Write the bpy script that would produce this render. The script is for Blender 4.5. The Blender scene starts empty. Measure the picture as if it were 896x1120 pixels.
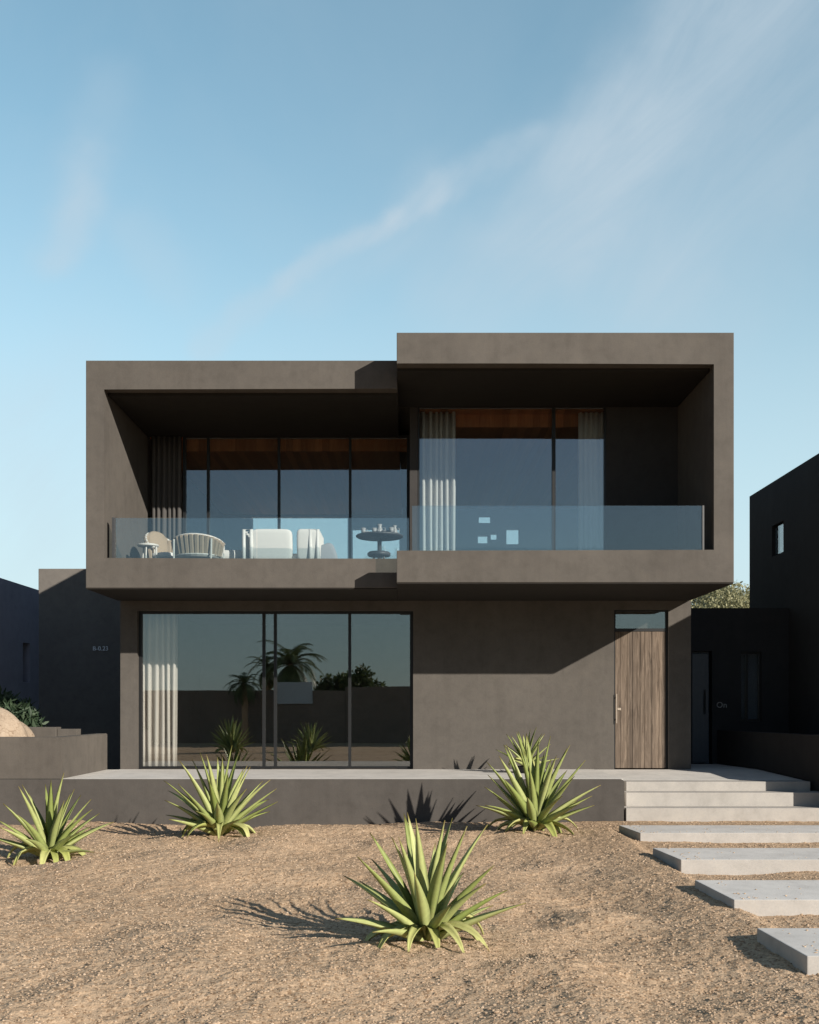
import bpy, bmesh, math, random
import numpy as np
from mathutils import Vector, Matrix, Quaternion

rnd = random.Random(7)
PI = math.pi
H = 1.66                                   # eye height; depth runs along +Y, X to the right
C = bpy.context.scene.collection
scene = bpy.context.scene

# ------------------------------------------------------------------ helpers
def link(o, parent=None):
    C.objects.link(o)
    if parent is not None:
        o.parent = parent
    return o

def tag(o, label=None, cat=None, group=None, kind=None):
    if label: o['label'] = label
    if cat: o['category'] = cat
    if group: o['group'] = group
    if kind: o['kind'] = kind
    return o

def empty(name, loc=(0, 0, 0), parent=None):
    o = bpy.data.objects.new(name, None)
    o.location = loc
    o.empty_display_size = 0.2
    return link(o, parent)

def obj(name, bm, mat, parent=None, smooth=False, recalc=True, loc=None):
    if recalc:
        bmesh.ops.recalc_face_normals(bm, faces=bm.faces)
    if loc is not None:
        bmesh.ops.translate(bm, verts=bm.verts, vec=-Vector(loc))
    me = bpy.data.meshes.new(name)
    bm.to_mesh(me); bm.free()
    me.materials.append(mat)
    if smooth:
        me.polygons.foreach_set('use_smooth', [True] * len(me.polygons))
    o = bpy.data.objects.new(name, me)
    if loc is not None:
        o.location = loc
    return link(o, parent)

def np_obj(name, V, F, mat, parent=None, smooth=False):
    me = bpy.data.meshes.new(name)
    V = np.asarray(V, dtype=np.float32); F = np.asarray(F, dtype=np.int32)
    n = F.shape[1]
    me.vertices.add(len(V)); me.vertices.foreach_set('co', V.ravel())
    me.loops.add(F.size); me.loops.foreach_set('vertex_index', F.ravel())
    me.polygons.add(len(F))
    me.polygons.foreach_set('loop_start', np.arange(0, F.size, n, dtype=np.int32))
    me.polygons.foreach_set('loop_total', np.full(len(F), n, dtype=np.int32))
    me.polygons.foreach_set('use_smooth', np.full(len(F), smooth, dtype=bool))
    me.update(calc_edges=True)
    me.materials.append(mat)
    return link(bpy.data.objects.new(name, me), parent)

def B():
    return bmesh.new()

def box(bm, x0, x1, y0, y1, z0, z1, bev=0.0):
    r = bmesh.ops.create_cube(bm, size=1.0)
    vs = r['verts']
    for v in vs:
        v.co = Vector((x0 + (v.co.x + .5) * (x1 - x0), y0 + (v.co.y + .5) * (y1 - y0), z0 + (v.co.z + .5) * (z1 - z0)))
    if bev > 0:
        es = list({e for v in vs for e in v.link_edges})
        bmesh.ops.bevel(bm, geom=es, offset=bev, segments=2, affect='EDGES', profile=0.6)
    return bm

def boxz(bm, x0, x1, y0, y1, a, b, bev=0.0):      # heights given relative to the eye
    return box(bm, x0, x1, y0, y1, a + H, b + H, bev)

def wall_xz(bm, x0, x1, z0, z1, y0, y1, openings):
    """solid wall in the XZ plane, y0 (front) to y1, with rectangular openings"""
    xs = sorted({x0, x1, *[v for o in openings for v in o[:2]]})
    zs = sorted({z0, z1, *[v for o in openings for v in o[2:]]})
    cache = {}
    def V(x, y, z):
        k = (round(x, 5), round(y, 5), round(z, 5))
        if k not in cache: cache[k] = bm.verts.new((x, y, z + H))
        return cache[k]
    def solid(i, j):
        if i < 0 or j < 0 or i >= len(xs) - 1 or j >= len(zs) - 1: return False
        cx, cz = (xs[i] + xs[i+1]) / 2, (zs[j] + zs[j+1]) / 2
        return not any(o[0] < cx < o[1] and o[2] < cz < o[3] for o in openings)
    for i in range(len(xs) - 1):
        for j in range(len(zs) - 1):
            if not solid(i, j): continue
            a, b, c, d = xs[i], xs[i+1], zs[j], zs[j+1]
            bm.faces.new((V(a, y0, c), V(b, y0, c), V(b, y0, d), V(a, y0, d)))
            bm.faces.new((V(a, y1, c), V(a, y1, d), V(b, y1, d), V(b, y1, c)))
            if not solid(i-1, j): bm.faces.new((V(a, y0, c), V(a, y0, d), V(a, y1, d), V(a, y1, c)))
            if not solid(i+1, j): bm.faces.new((V(b, y0, c), V(b, y1, c), V(b, y1, d), V(b, y0, d)))
            if not solid(i, j-1): bm.faces.new((V(a, y0, c), V(a, y1, c), V(b, y1, c), V(b, y0, c)))
            if not solid(i, j+1): bm.faces.new((V(a, y0, d), V(b, y0, d), V(b, y1, d), V(a, y1, d)))
    return bm

def extrude_xz(bm, pts, y0, y1, bev=0.0):
    f = [bm.verts.new((x, y0, z + H)) for x, z in pts]
    k = [bm.verts.new((x, y1, z + H)) for x, z in pts]
    bm.faces.new(f); bm.faces.new(list(reversed(k)))
    n = len(pts)
    for i in range(n):
        bm.faces.new((f[i], k[i], k[(i+1) % n], f[(i+1) % n]))
    if bev > 0:
        bm.edges.ensure_lookup_table()
        fs = set(f)
        es = [e for e in bm.edges if e.verts[0] in fs and e.verts[1] in fs]
        bmesh.ops.bevel(bm, geom=es, offset=bev, segments=2, affect='EDGES', profile=0.6)
    return bm

def tube(bm, pts, r, n=8, r_end=None, cap=True):
    pts = [Vector(p) for p in pts]
    m = len(pts); rings = []
    up = None
    for i, p in enumerate(pts):
        t = (pts[min(i+1, m-1)] - pts[max(i-1, 0)]).normalized()
        if up is None:
            a = Vector((0, 0, 1)) if abs(t.z) < .9 else Vector((1, 0, 0))
        else:
            a = up
        u = (a - t * a.dot(t)).normalized(); w = t.cross(u); up = u
        rr = r if r_end is None else r + (r_end - r) * i / max(1, m - 1)
        if isinstance(r, (list, tuple)): rr = r[i]
        rings.append([bm.verts.new(p + (u * math.cos(2*PI*k/n) + w * math.sin(2*PI*k/n)) * rr) for k in range(n)])
    for i in range(m - 1):
        for k in range(n):
            bm.faces.new((rings[i][k], rings[i][(k+1) % n], rings[i+1][(k+1) % n], rings[i+1][k]))
    if cap:
        bm.faces.new(rings[0]); bm.faces.new(list(reversed(rings[-1])))
    return bm

def lathe(bm, prof, c, n=24):
    """prof: list of (radius, z)"""
    rings = []
    for r, z in prof:
        if r < 1e-5:
            rings.append([bm.verts.new((c[0], c[1], c[2] + z))])
        else:
            rings.append([bm.verts.new((c[0] + r*math.cos(2*PI*k/n), c[1] + r*math.sin(2*PI*k/n), c[2] + z)) for k in range(n)])
    for a, b in zip(rings, rings[1:]):
        for k in range(n):
            k2 = (k+1) % n
            if len(a) == 1 and len(b) == 1: continue
            if len(a) == 1: bm.faces.new((a[0], b[k2], b[k]))
            elif len(b) == 1: bm.faces.new((a[k], a[k2], b[0]))
            else: bm.faces.new((a[k], a[k2], b[k2], b[k]))
    if len(rings[0]) > 1: bm.faces.new(list(reversed(rings[0])))
    if len(rings[-1]) > 1: bm.faces.new(rings[-1])
    return bm

def pillow_bm(bm, cx, cy, cz, sx, sy, sz, rot=None, e=0.35):
    """soft cushion: superellipsoid"""
    n, m = 20, 12
    def se(v, p): return math.copysign(abs(v) ** p, v)
    rings = []
    for j in range(m + 1):
        ph = -PI/2 + PI * j / m
        ring = []
        for i in range(n):
            th = 2 * PI * i / n
            p = Vector((sx/2 * se(math.cos(ph), e) * se(math.cos(th), e), sy/2 * se(math.cos(ph), e) * se(math.sin(th), e), sz/2 * se(math.sin(ph), e)))
            if rot: p = rot @ p
            ring.append(bm.verts.new(p + Vector((cx, cy, cz))))
        rings.append(ring)
    for j in range(m):
        for i in range(n):
            bm.faces.new((rings[j][i], rings[j][(i+1) % n], rings[j+1][(i+1) % n], rings[j+1][i]))
    bmesh.ops.remove_doubles(bm, verts=[v for r in rings for v in r], dist=1e-4)
    return bm

# value noise on numpy arrays -------------------------------------------------
def _hash(ix, iy, s):
    h = (ix.astype(np.int64) * 374761393 + iy.astype(np.int64) * 668265263 + s * 974634777) & 0xffffffff
    h = ((h ^ (h >> 13)) * 1274126177) & 0xffffffff
    return ((h ^ (h >> 16)) & 0xffff) / 65535.0

def vnoise(x, y, s=0):
    ix, iy = np.floor(x), np.floor(y)
    fx, fy = x - ix, y - iy
    fx = fx*fx*fx*(fx*(fx*6-15)+10); fy = fy*fy*fy*(fy*(fy*6-15)+10)
    a, b = _hash(ix, iy, s), _hash(ix+1, iy, s)
    c, d = _hash(ix, iy+1, s), _hash(ix+1, iy+1, s)
    return (a*(1-fx)+b*fx)*(1-fy) + (c*(1-fx)+d*fx)*fy - .5

def sstep(a, b, x):
    t = np.clip((x - a) / (b - a), 0, 1)
    return t*t*(3-2*t)

# ------------------------------------------------------------------ materials
def new_mat(name):
    m = bpy.data.materials.new(name)
    m.use_nodes = True
    nt = m.node_tree
    return m, nt, nt.nodes['Principled BSDF']

def node(nt, t, **kw):
    n = nt.nodes.new(t)
    for k, v in kw.items():
        if k == 'ins':
            for i, val in v.items(): n.inputs[i].default_value = val
        else: setattr(n, k, v)
    return n

def ramp(nt, fac, stops):
    r = node(nt, 'ShaderNodeValToRGB')
    e = r.color_ramp.elements
    while len(e) < len(stops): e.new(0.5)
    for q, (p, c) in zip(e, stops):
        q.position = p; q.color = (*c, 1) if len(c) == 3 else c
    nt.links.new(fac, r.inputs[0])
    return r.outputs[0]

def pos_tex(nt, scale=(1, 1, 1)):
    g = node(nt, 'ShaderNodeNewGeometry')
    mp = node(nt, 'ShaderNodeMapping'); mp.inputs['Scale'].default_value = scale
    nt.links.new(g.outputs['Position'], mp.inputs['Vector'])
    return mp.outputs['Vector']

def obj_tex(nt, scale=(1, 1, 1)):
    g = node(nt, 'ShaderNodeTexCoord')
    mp = node(nt, 'ShaderNodeMapping'); mp.inputs['Scale'].default_value = scale
    nt.links.new(g.outputs['Object'], mp.inputs['Vector'])
    return mp.outputs['Vector']

def noise(nt, vec, scale, detail=4, rough=.55, dist=0.0):
    n = node(nt, 'ShaderNodeTexNoise')
    n.inputs['Scale'].default_value = scale; n.inputs['Detail'].default_value = detail
    n.inputs['Roughness'].default_value = rough; n.inputs['Distortion'].default_value = dist
    nt.links.new(vec, n.inputs['Vector'])
    return n.outputs['Fac']

def mixc(nt, fac, a, b, mode='MIX'):
    m = node(nt, 'ShaderNodeMix', data_type='RGBA', blend_type=mode)
    for s, v in ((0, fac), (6, a), (7, b)):
        if hasattr(v, 'is_linked') or isinstance(v, bpy.types.NodeSocket): nt.links.new(v, m.inputs[s])
        else: m.inputs[s].default_value = v if s == 0 else (*v, 1) if len(v) == 3 else v
    return m.outputs[2]

def math_n(nt, op, a, b=None, clamp=False):
    m = node(nt, 'ShaderNodeMath', operation=op); m.use_clamp = clamp
    for i, v in enumerate((a, b)):
        if v is None: continue
        if isinstance(v, bpy.types.NodeSocket): nt.links.new(v, m.inputs[i])
        else: m.inputs[i].default_value = v
    return m.outputs[0]

def bump(nt, bsdf, height, strength=.3, dist=.01):
    b = node(nt, 'ShaderNodeBump')
    b.inputs['Strength'].default_value = strength; b.inputs['Distance'].default_value = dist
    nt.links.new(height, b.inputs['Height']); nt.links.new(b.outputs[0], bsdf.inputs['Normal'])

def plaster(name, c, var=.14, rough=.9, cloud=.9, bstr=.25, streak=0.0, spots=True):
    m, nt, p = new_mat(name)
    v = pos_tex(nt)
    n1 = noise(nt, v, cloud, 6, .6, .4)
    n2 = noise(nt, v, 5.5, 6, .65, .2)
    n3 = noise(nt, v, 55, 3, .6)
    lo = tuple(x * (1 - var) for x in c); hi = tuple(x * (1 + var) for x in c)
    col = ramp(nt, n1, [(.3, lo), (.7, hi)])
    c2 = ramp(nt, n2, [(.32, (.86, .86, .85)), (.5, (1, 1, 1)), (.72, (1.1, 1.09, 1.06))])
    col = mixc(nt, .75, col, c2, 'MULTIPLY')
    c3 = ramp(nt, n3, [(.25, (.9, .9, .9)), (.6, (1.04, 1.04, 1.04))])
    col = mixc(nt, .6, col, c3, 'MULTIPLY')
    if streak > 0:      # faint vertical weather streaks
        vs = pos_tex(nt, (3.2, 3.2, .25))
        st = ramp(nt, noise(nt, vs, 1.6, 5, .6), [(.36, (.8, .79, .78)), (.55, (1, 1, 1))])
        col = mixc(nt, streak, col, st, 'MULTIPLY')
    nt.links.new(col, p.inputs['Base Color'])
    p.inputs['Roughness'].default_value = rough
    p.inputs['Specular IOR Level'].default_value = .25
    h = math_n(nt, 'ADD', math_n(nt, 'MULTIPLY', n2, .8), math_n(nt, 'MULTIPLY', n3, .35))
    bump(nt, p, h, bstr, .012)
    return m

def simple(name, c, rough=.6, metal=0.0, var=.08, scale=20, spec=.4):
    m, nt, p = new_mat(name)
    n = noise(nt, obj_tex(nt), scale, 4, .6)
    col = ramp(nt, n, [(.3, tuple(x*(1-var) for x in c)), (.7, tuple(x*(1+var) for x in c))])
    nt.links.new(col, p.inputs['Base Color'])
    p.inputs['Roughness'].default_value = rough; p.inputs['Metallic'].default_value = metal
    p.inputs['Specular IOR Level'].default_value = spec
    bump(nt, p, n, .08, .004)
    return m

def glass(name, base=.10, tint=(.86, .9, .9), gcol=(.96, .99, 1.0)):
    m = bpy.data.materials.new(name); m.use_nodes = True
    nt = m.node_tree; nt.nodes.clear()
    out = node(nt, 'ShaderNodeOutputMaterial')
    g = node(nt, 'ShaderNodeNewGeometry')
    d = node(nt, 'ShaderNodeVectorMath', operation='DOT_PRODUCT')
    nt.links.new(g.outputs['Normal'], d.inputs[0]); nt.links.new(g.outputs['Incoming'], d.inputs[1])
    ab = math_n(nt, 'ABSOLUTE', d.outputs['Value'])
    f = math_n(nt, 'POWER', math_n(nt, 'SUBTRACT', 1.0, ab), 5.0)
    fac = math_n(nt, 'ADD', math_n(nt, 'MULTIPLY', f, .85 - base), base)
    tr = node(nt, 'ShaderNodeBsdfTransparent'); tr.inputs[0].default_value = (*tint, 1)
    gl = node(nt, 'ShaderNodeBsdfGlossy'); gl.inputs[0].default_value = (*gcol, 1); gl.inputs['Roughness'].default_value = 0.0
    # very slight waviness of real panes
    nz = noise(nt, pos_tex(nt), .9, 2, .5)
    b = node(nt, 'ShaderNodeBump'); b.inputs['Strength'].default_value = .03; b.inputs['Distance'].default_value = .02
    nt.links.new(nz, b.inputs['Height']); nt.links.new(b.outputs[0], gl.inputs['Normal'])
    mx = node(nt, 'ShaderNodeMixShader')
    nt.links.new(fac, mx.inputs[0]); nt.links.new(tr.outputs[0], mx.inputs[1]); nt.links.new(gl.outputs[0], mx.inputs[2])
    nt.links.new(mx.outputs[0], out.inputs['Surface'])
    return m

def sand_mat():
    m, nt, p = new_mat('gravel_sand')
    v = pos_tex(nt)
    big = noise(nt, v, .55, 5, .6, .3)
    mid = noise(nt, v, 7, 5, .65)
    fine = noise(nt, v, 48, 4, .7)
    vo = node(nt, 'ShaderNodeTexVoronoi'); vo.inputs['Scale'].default_value = 62
    nt.links.new(v, vo.inputs['Vector'])
    vo2 = node(nt, 'ShaderNodeTexVoronoi'); vo2.inputs['Scale'].default_value = 27
    nt.links.new(v, vo2.inputs['Vector'])
    col = ramp(nt, big, [(.3, (.44, .312, .203)), (.5, (.49, .352, .232)), (.72, (.53, .392, .268))])
    col = mixc(nt, .7, col, ramp(nt, mid, [(.3, (.8, .77, .74)), (.55, (1, 1, 1)), (.8, (1.1, 1.1, 1.08))]), 'MULTIPLY')
    sep = node(nt, 'ShaderNodeSeparateColor'); nt.links.new(vo.outputs['Color'], sep.inputs[0])
    col = mixc(nt, .8, col, ramp(nt, sep.outputs[0], [(0, (.40, .34, .29)), (.14, (.58, .51, .45)), (.2, (.9, .89, .88)), (.8, (1.02, 1.02, 1.02)), (.95, (1.2, 1.2, 1.19))]), 'MULTIPLY')
    col = mixc(nt, .7, col, ramp(nt, fine, [(.3, (.72, .68, .63)), (.48, (1, 1, 1)), (.75, (1.12, 1.12, 1.12))]), 'MULTIPLY')
    nt.links.new(col, p.inputs['Base Color'])
    p.inputs['Roughness'].default_value = .95; p.inputs['Specular IOR Level'].default_value = .15
    h = math_n(nt, 'ADD', math_n(nt, 'MULTIPLY', vo.outputs['Distance'], -.5), math_n(nt, 'MULTIPLY', fine, 1.0))
    h = math_n(nt, 'ADD', h, math_n(nt, 'MULTIPLY', vo2.outputs['Distance'], -.8))
    bump(nt, p, h, .5, .012)
    return m

def wood_mat(name, c1, c2, board=.13):
    m, nt, p = new_mat(name)
    v = pos_tex(nt, (1, 1, 1))
    # per-board tone from the board index along X
    sx = node(nt, 'ShaderNodeSeparateXYZ'); nt.links.new(v, sx.inputs[0])
    bx = math_n(nt, 'FLOOR', math_n(nt, 'DIVIDE', sx.outputs[0], board))
    wn = node(nt, 'ShaderNodeTexWhiteNoise', noise_dimensions='1D'); nt.links.new(bx, wn.inputs['W'])
    cmb = node(nt, 'ShaderNodeCombineXYZ')
    nt.links.new(math_n(nt, 'MULTIPLY', sx.outputs[0], 1.0), cmb.inputs[0])
    nt.links.new(math_n(nt, 'MULTIPLY', sx.outputs[1], 1.0), cmb.inputs[1])
    nt.links.new(math_n(nt, 'ADD', math_n(nt, 'MULTIPLY', sx.outputs[2], .06), math_n(nt, 'MULTIPLY', wn.outputs['Value'], 9.0)), cmb.inputs[2])
    g = noise(nt, cmb.outputs[0], 24, 7, .68, 1.4)
    g2 = noise(nt, cmb.outputs[0], 7, 4, .6, 2.2)
    col = ramp(nt, g, [(.3, c1), (.5, tuple((a+b)/2 for a, b in zip(c1, c2))), (.68, c2)])
    col = mixc(nt, .8, col, ramp(nt, wn.outputs['Value'], [(0, (.68, .68, .68)), (1, (1.26, 1.23, 1.18))]), 'MULTIPLY')
    col = mixc(nt, .8, col, ramp(nt, g2, [(.27, (.45, .4, .36)), (.38, (.95, .95, .95)), (.6, (1, 1, 1))]), 'MULTIPLY')
    nt.links.new(col, p.inputs['Base Color'])
    p.inputs['Roughness'].default_value = .75; p.inputs['Specular IOR Level'].default_value = .25
    bump(nt, p, g, .35, .006)
    return m

def leaf_mat(name, lo, hi, trans=.3, rough=.5, attr=None):
    m, nt, p = new_mat(name)
    out = nt.nodes['Material Output']
    g = node(nt, 'ShaderNodeNewGeometry')
    if attr:
        a = node(nt, 'ShaderNodeAttribute', attribute_name=attr)
        col = ramp(nt, a.outputs['Fac'], [(0, lo), (1, hi)])
    else:
        col = ramp(nt, g.outputs['Random Per Island'], [(0, lo), (1, hi)])
    n = noise(nt, pos_tex(nt), 30, 3, .6)
    col = mixc(nt, .5, col, ramp(nt, n, [(.3, (.8, .8, .78)), (.7, (1.12, 1.12, 1.1))]), 'MULTIPLY')
    if attr:        # dry brown tips, paler bases, lengthwise striation
        al = node(nt, 'ShaderNodeAttribute', attribute_name='along')
        col = mixc(nt, .9, col, ramp(nt, al.outputs['Fac'], [(0, (1.12, 1.1, 1.2)), (.25, (1, 1, 1)), (.88, (1, 1, .95)), (.97, (.45, .3, .2))]), 'MULTIPLY')
        blot = noise(nt, pos_tex(nt), 9, 5, .7)
        col = mixc(nt, ramp(nt, blot, [(.60, (0, 0, 0)), (.72, (.55, .55, .55))]), col, (.36, .30, .13))
    nt.links.new(col, p.inputs['Base Color'])
    p.inputs['Roughness'].default_value = rough; p.inputs['Specular IOR Level'].default_value = .35
    t = node(nt, 'ShaderNodeBsdfTranslucent'); nt.links.new(col, t.inputs[0])
    mx = node(nt, 'ShaderNodeMixShader'); mx.inputs[0].default_value = trans
    nt.links.new(p.outputs[0], mx.inputs[1]); nt.links.new(t.outputs[0], mx.inputs[2])
    nt.links.new(mx.outputs[0], out.inputs['Surface'])
    return m

M = {}
M['house'] = plaster('house_render', (.106, .095, .084), .10, streak=.35)
M['soffit'] = plaster('soffit_shade', (.026, .023, .020), .08)  # darkened version of the house render, shade put into its colour
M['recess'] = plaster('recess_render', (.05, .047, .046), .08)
M['low_wall'] = plaster('garden_wall_render', (.112, .099, .086), .12, streak=.5)
M['retaining'] = plaster('retaining_render', (.084, .076, .069), .12, streak=.4)
M['wing'] = plaster('wing_render', (.155, .140, .125), .08)
M['neighbour_dark'] = plaster('charcoal_render', (.028, .030, .033), .12, streak=.3)
M['neighbour_wall'] = plaster('charcoal_wall_render', (.038, .034, .033), .12, streak=.3)
M['neighbour_blue'] = plaster('blue_grey_render', (.30, .31, .40), .08)
M['street_wall'] = plaster('street_wall_render', (.17, .125, .10), .12)
M['concrete'] = plaster('pale_concrete', (.63, .60, .56), .09, cloud=1.6, bstr=.12)
M['riser'] = plaster('step_concrete', (.40, .375, .345), .08, cloud=1.6, bstr=.12)
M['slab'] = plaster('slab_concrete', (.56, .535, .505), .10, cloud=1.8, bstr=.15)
M['frame'] = simple('dark_aluminium', (.022, .023, .024), .45, .3)
M['rail'] = simple('channel_metal', (.12, .12, .12), .4, .7)
M['steel'] = simple('bronze_handle', (.42, .35, .28), .45, .15)
M['glass'] = glass('window_glass', .17, (.88, .91, .91))
M['glass_low'] = glass('ground_window_glass', .17, (.90, .905, .89), (.97, .98, .97))
M['glass_rear'] = glass('rear_glass', .03, (.97, .98, .98))
M['glass_rail'] = glass('balustrade_glass', .12, (.90, .95, .96))
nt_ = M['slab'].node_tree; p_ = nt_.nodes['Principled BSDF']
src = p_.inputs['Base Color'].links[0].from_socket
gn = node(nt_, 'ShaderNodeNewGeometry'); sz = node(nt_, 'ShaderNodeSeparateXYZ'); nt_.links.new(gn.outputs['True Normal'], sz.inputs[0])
side_shade = ramp(nt_, sz.outputs[2], [(.3, (.76, .75, .74)), (.75, (1.1, 1.1, 1.1))])  # sides darkened, tops lightened: softens the sun contrast in the colour itself
nt_.links.new(mixc(nt_, 1.0, src, side_shade, 'MULTIPLY'), p_.inputs['Base Color'])
M['curtain'] = simple('linen_curtain', (.86, .82, .78), .9, 0, .05, 60)
M['curtain_dark'] = simple('grey_curtain', (.085, .08, .076), .9, 0, .05, 60)
M['inner_wall'] = plaster('inner_wall_paint', (.10, .095, .09), .05, bstr=.05)
M['inner_floor'] = simple('inner_floor_boards', (.12, .085, .06), .5, 0, .15, 6)
M['ceiling_wood'] = wood_mat('ceiling_timber', (.52, .18, .07), (.72, .30, .13))
M['door_wood'] = wood_mat('weathered_door_timber', (.06, .044, .033), (.235, .182, .14), .112)
M['white'] = simple('cream_paint', (.60, .56, .51), .5, 0, .03)
M['canvas'] = simple('white_canvas', (.66, .63, .59), .9, 0, .04, 40)
M['beige'] = simple('beige_weave', (.32, .24, .165), .9, 0, .15, 90)
M['grey_cloth'] = simple('grey_cloth', (.25, .27, .29), .9, 0, .06, 40)
M['dish'] = simple('stoneware', (.26, .26, .26), .4)
M['dark_table'] = simple('dark_stained_wood', (.035, .036, .04), .5, 0, .1, 10)
M['sand'] = sand_mat()
M['agave'] = leaf_mat('agave_leaf', (.25, .305, .085), (.50, .535, .225), .18, .45, 'tone')
M['agave_old'] = leaf_mat('agave_old_leaf', (.38, .41, .12), (.56, .55, .24), .18, .5, 'tone')
M['shrub'] = leaf_mat('shrub_leaf', (.03, .055, .03), (.08, .12, .065), .25)
M['olive'] = leaf_mat('olive_leaf', (.17, .17, .085), (.40, .38, .22), .25, .6)
M['palm'] = leaf_mat('palm_leaf', (.05, .075, .025), (.12, .15, .05), .25)
M['bark'] = simple('bark', (.17, .12, .085), .9, 0, .25, 12)
M['palm_bark'] = simple('palm_bark', (.36, .22, .13), .9, 0, .2, 14)
M['soil'] = simple('soil', (.16, .12, .085), .95, 0, .25, 9)
M['lettering'] = simple('lettering_metal', (.88, .88, .88), .5, .0)
M['lettering_dim'] = simple('lettering_dim', (.25, .26, .27), .5, .0)
M['road'] = simple('asphalt', (.052, .052, .053), .9, 0, .2, 14)

def boulder_mat():
    m, nt, p = new_mat('sandstone')
    v = obj_tex(nt)
    n1 = noise(nt, v, 3.5, 8, .65, .5); n2 = noise(nt, v, 30, 5, .7)
    col = ramp(nt, n1, [(.3, (.30, .23, .165)), (.55, (.40, .31, .225)), (.75, (.45, .36, .27))])
    col = mixc(nt, .7, col, ramp(nt, n2, [(.3, (.7, .67, .64)), (.5, (1, 1, 1)), (.8, (1.1, 1.1, 1.1))]), 'MULTIPLY')
    vo = node(nt, 'ShaderNodeTexVoronoi', feature='DISTANCE_TO_EDGE'); vo.inputs['Scale'].default_value = 3.2
    wv = node(nt, 'ShaderNodeVectorMath', operation='ADD')
    nv = node(nt, 'ShaderNodeTexNoise'); nv.inputs['Scale'].default_value = 4; nt.links.new(v, nv.inputs['Vector'])
    nt.links.new(v, wv.inputs[0]); nt.links.new(nv.outputs['Color'], wv.inputs[1]); nt.links.new(wv.outputs[0], vo.inputs['Vector'])
    col = mixc(nt, 1, col, ramp(nt, vo.outputs['Distance'], [(0, (.55, .48, .42)), (.018, (1, 1, 1))]), 'MULTIPLY')
    nt.links.new(col, p.inputs['Base Color']); p.inputs['Roughness'].default_value = .95
    bump(nt, p, math_n(nt, 'ADD', n1, math_n(nt, 'MULTIPLY', n2, .4)), .6, .05)
    return m
M['boulder'] = boulder_mat()

# ------------------------------------------------------------------ ground
def ground_z(x, y):
    x = np.asarray(x, dtype=np.float64); y = np.asarray(y, dtype=np.float64)
    z = np.full(np.broadcast(x, y).shape, -1.615)
    z = z - .035 * sstep(11.0, 14.3, y) * (1 - sstep(1.5, 2.8, x))
    z = z - .045 * sstep(-2.5, -4.5, x) * sstep(9, 13, y)
    path = sstep(2.3, 2.9, x)
    z = z + .06 * np.exp(-((x - 2.62) / .55)**2) * (1 - sstep(2.55, 2.75, x)) * sstep(5.5, 6.5, y) * (1 - sstep(12.9, 14, y))
    near = sstep(2, 4, y) * (1 - sstep(14.6, 15.5, y)) * sstep(13, 9, np.abs(x))
    calm = 1 - .72 * sstep(1.2, 2.3, x) * sstep(4.4, 6.5, y)
    z = z + near * calm * (.14 * vnoise(x*.42+3.1, y*.5+1.7, 1) + .11 * vnoise(x*1.25, y*1.4, 2) + .036 * vnoise(x*3.1, y*3.3, 3))
    r = near * (1 - .4 * path)
    z = z + r * (.018 * np.abs(vnoise(x*7.5, y*7.5, 4)) * -1 + .011 * vnoise(x*16, y*16, 5) + .008 * vnoise(x*33, y*33, 6) + .006 * vnoise(x*62, y*62, 7))
    for bx, by, a, s in ((1.42, 7.75, .065, .22), (.95, 6.1, .065, .26), (1.75, 8.3, -.03, .3), (.55, 5.75, -.03, .3), (1.05, 7.3, -.03, .28), (-1.3, 6.2, .05, .3), (-2.4, 8.6, .06, .35)):
        z = z + a * np.exp(-((x-bx)**2 + (y-by)**2) / (2*s*s))
    z = np.where(y > 14.53, np.minimum(z, -1.67), z)
    return z

def axis_pts(dense0, dense1, n, far0, far1, nf=26, gamma=1.0):
    t = np.linspace(0, 1, n) ** gamma
    mid = dense0 + (dense1 - dense0) * t
    a = dense0 - (np.geomspace(.3, dense0 - far0, nf))[::-1]
    b = dense1 + np.geomspace(.3, far1 - dense1, nf)
    return np.concatenate([a, mid, b])

gx = axis_pts(-6.6, 5.8, 620, -420, 420)
gy = axis_pts(4.4, 14.6, 640, -420, 600, gamma=1.25)
GX, GY = np.meshgrid(gx, gy)
GZ = ground_z(GX, GY) + H
nx, ny = len(gx), len(gy)
ii = (np.arange(ny-1)[:, None] * nx + np.arange(nx-1)[None, :]).ravel()
ground = np_obj('ground', np.stack([GX.ravel(), GY.ravel(), GZ.ravel()], 1),
                np.stack([ii, ii+1, ii+nx+1, ii+nx], 1), M['sand'], smooth=True)
tag(ground, 'tan gravelly sand sloping gently in front of the house', 'ground', kind='structure')

# loose stones lying on the sand: nobody could count them
ico = bmesh.new(); bmesh.ops.create_icosphere(ico, subdivisions=1, radius=1.0)
icoV = np.array([v.co[:] for v in ico.verts]); icoF = np.array([[v.index for v in f.verts] for f in ico.faces]); ico.free()
rs = np.random.RandomState(5)
def scatter_stones(n, area, smin, smax):
    u = rs.rand(n)
    y = 1.0 / (1/area[2] + u * (1/area[3] - 1/area[2]))      # more of them nearer the eye
    x = area[0] + rs.rand(n) * (area[1] - area[0])
    return x, y, smin + (smax - smin) * rs.rand(n) ** 3
x, y, s = scatter_stones(95000, (-6.2, 5.4, 4.6, 14.4), .0024, .0085)
keep = (np.abs(x) < y * .45 + .5)
x, y, s = x[keep], y[keep], s[keep] * (.75 + .05*y[keep])
z = ground_z(x, y) + H
jit = 1 + .35 * (rs.rand(len(x), 12, 3) - .5)
sc = s[:, None, None] * np.stack([1 + .5*rs.rand(len(x)), .8 + .5*rs.rand(len(x)), .5 + .4*rs.rand(len(x))], 1)[:, None, :]
xs_, ys_, zs_, ss_ = [], [], [], []
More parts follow.
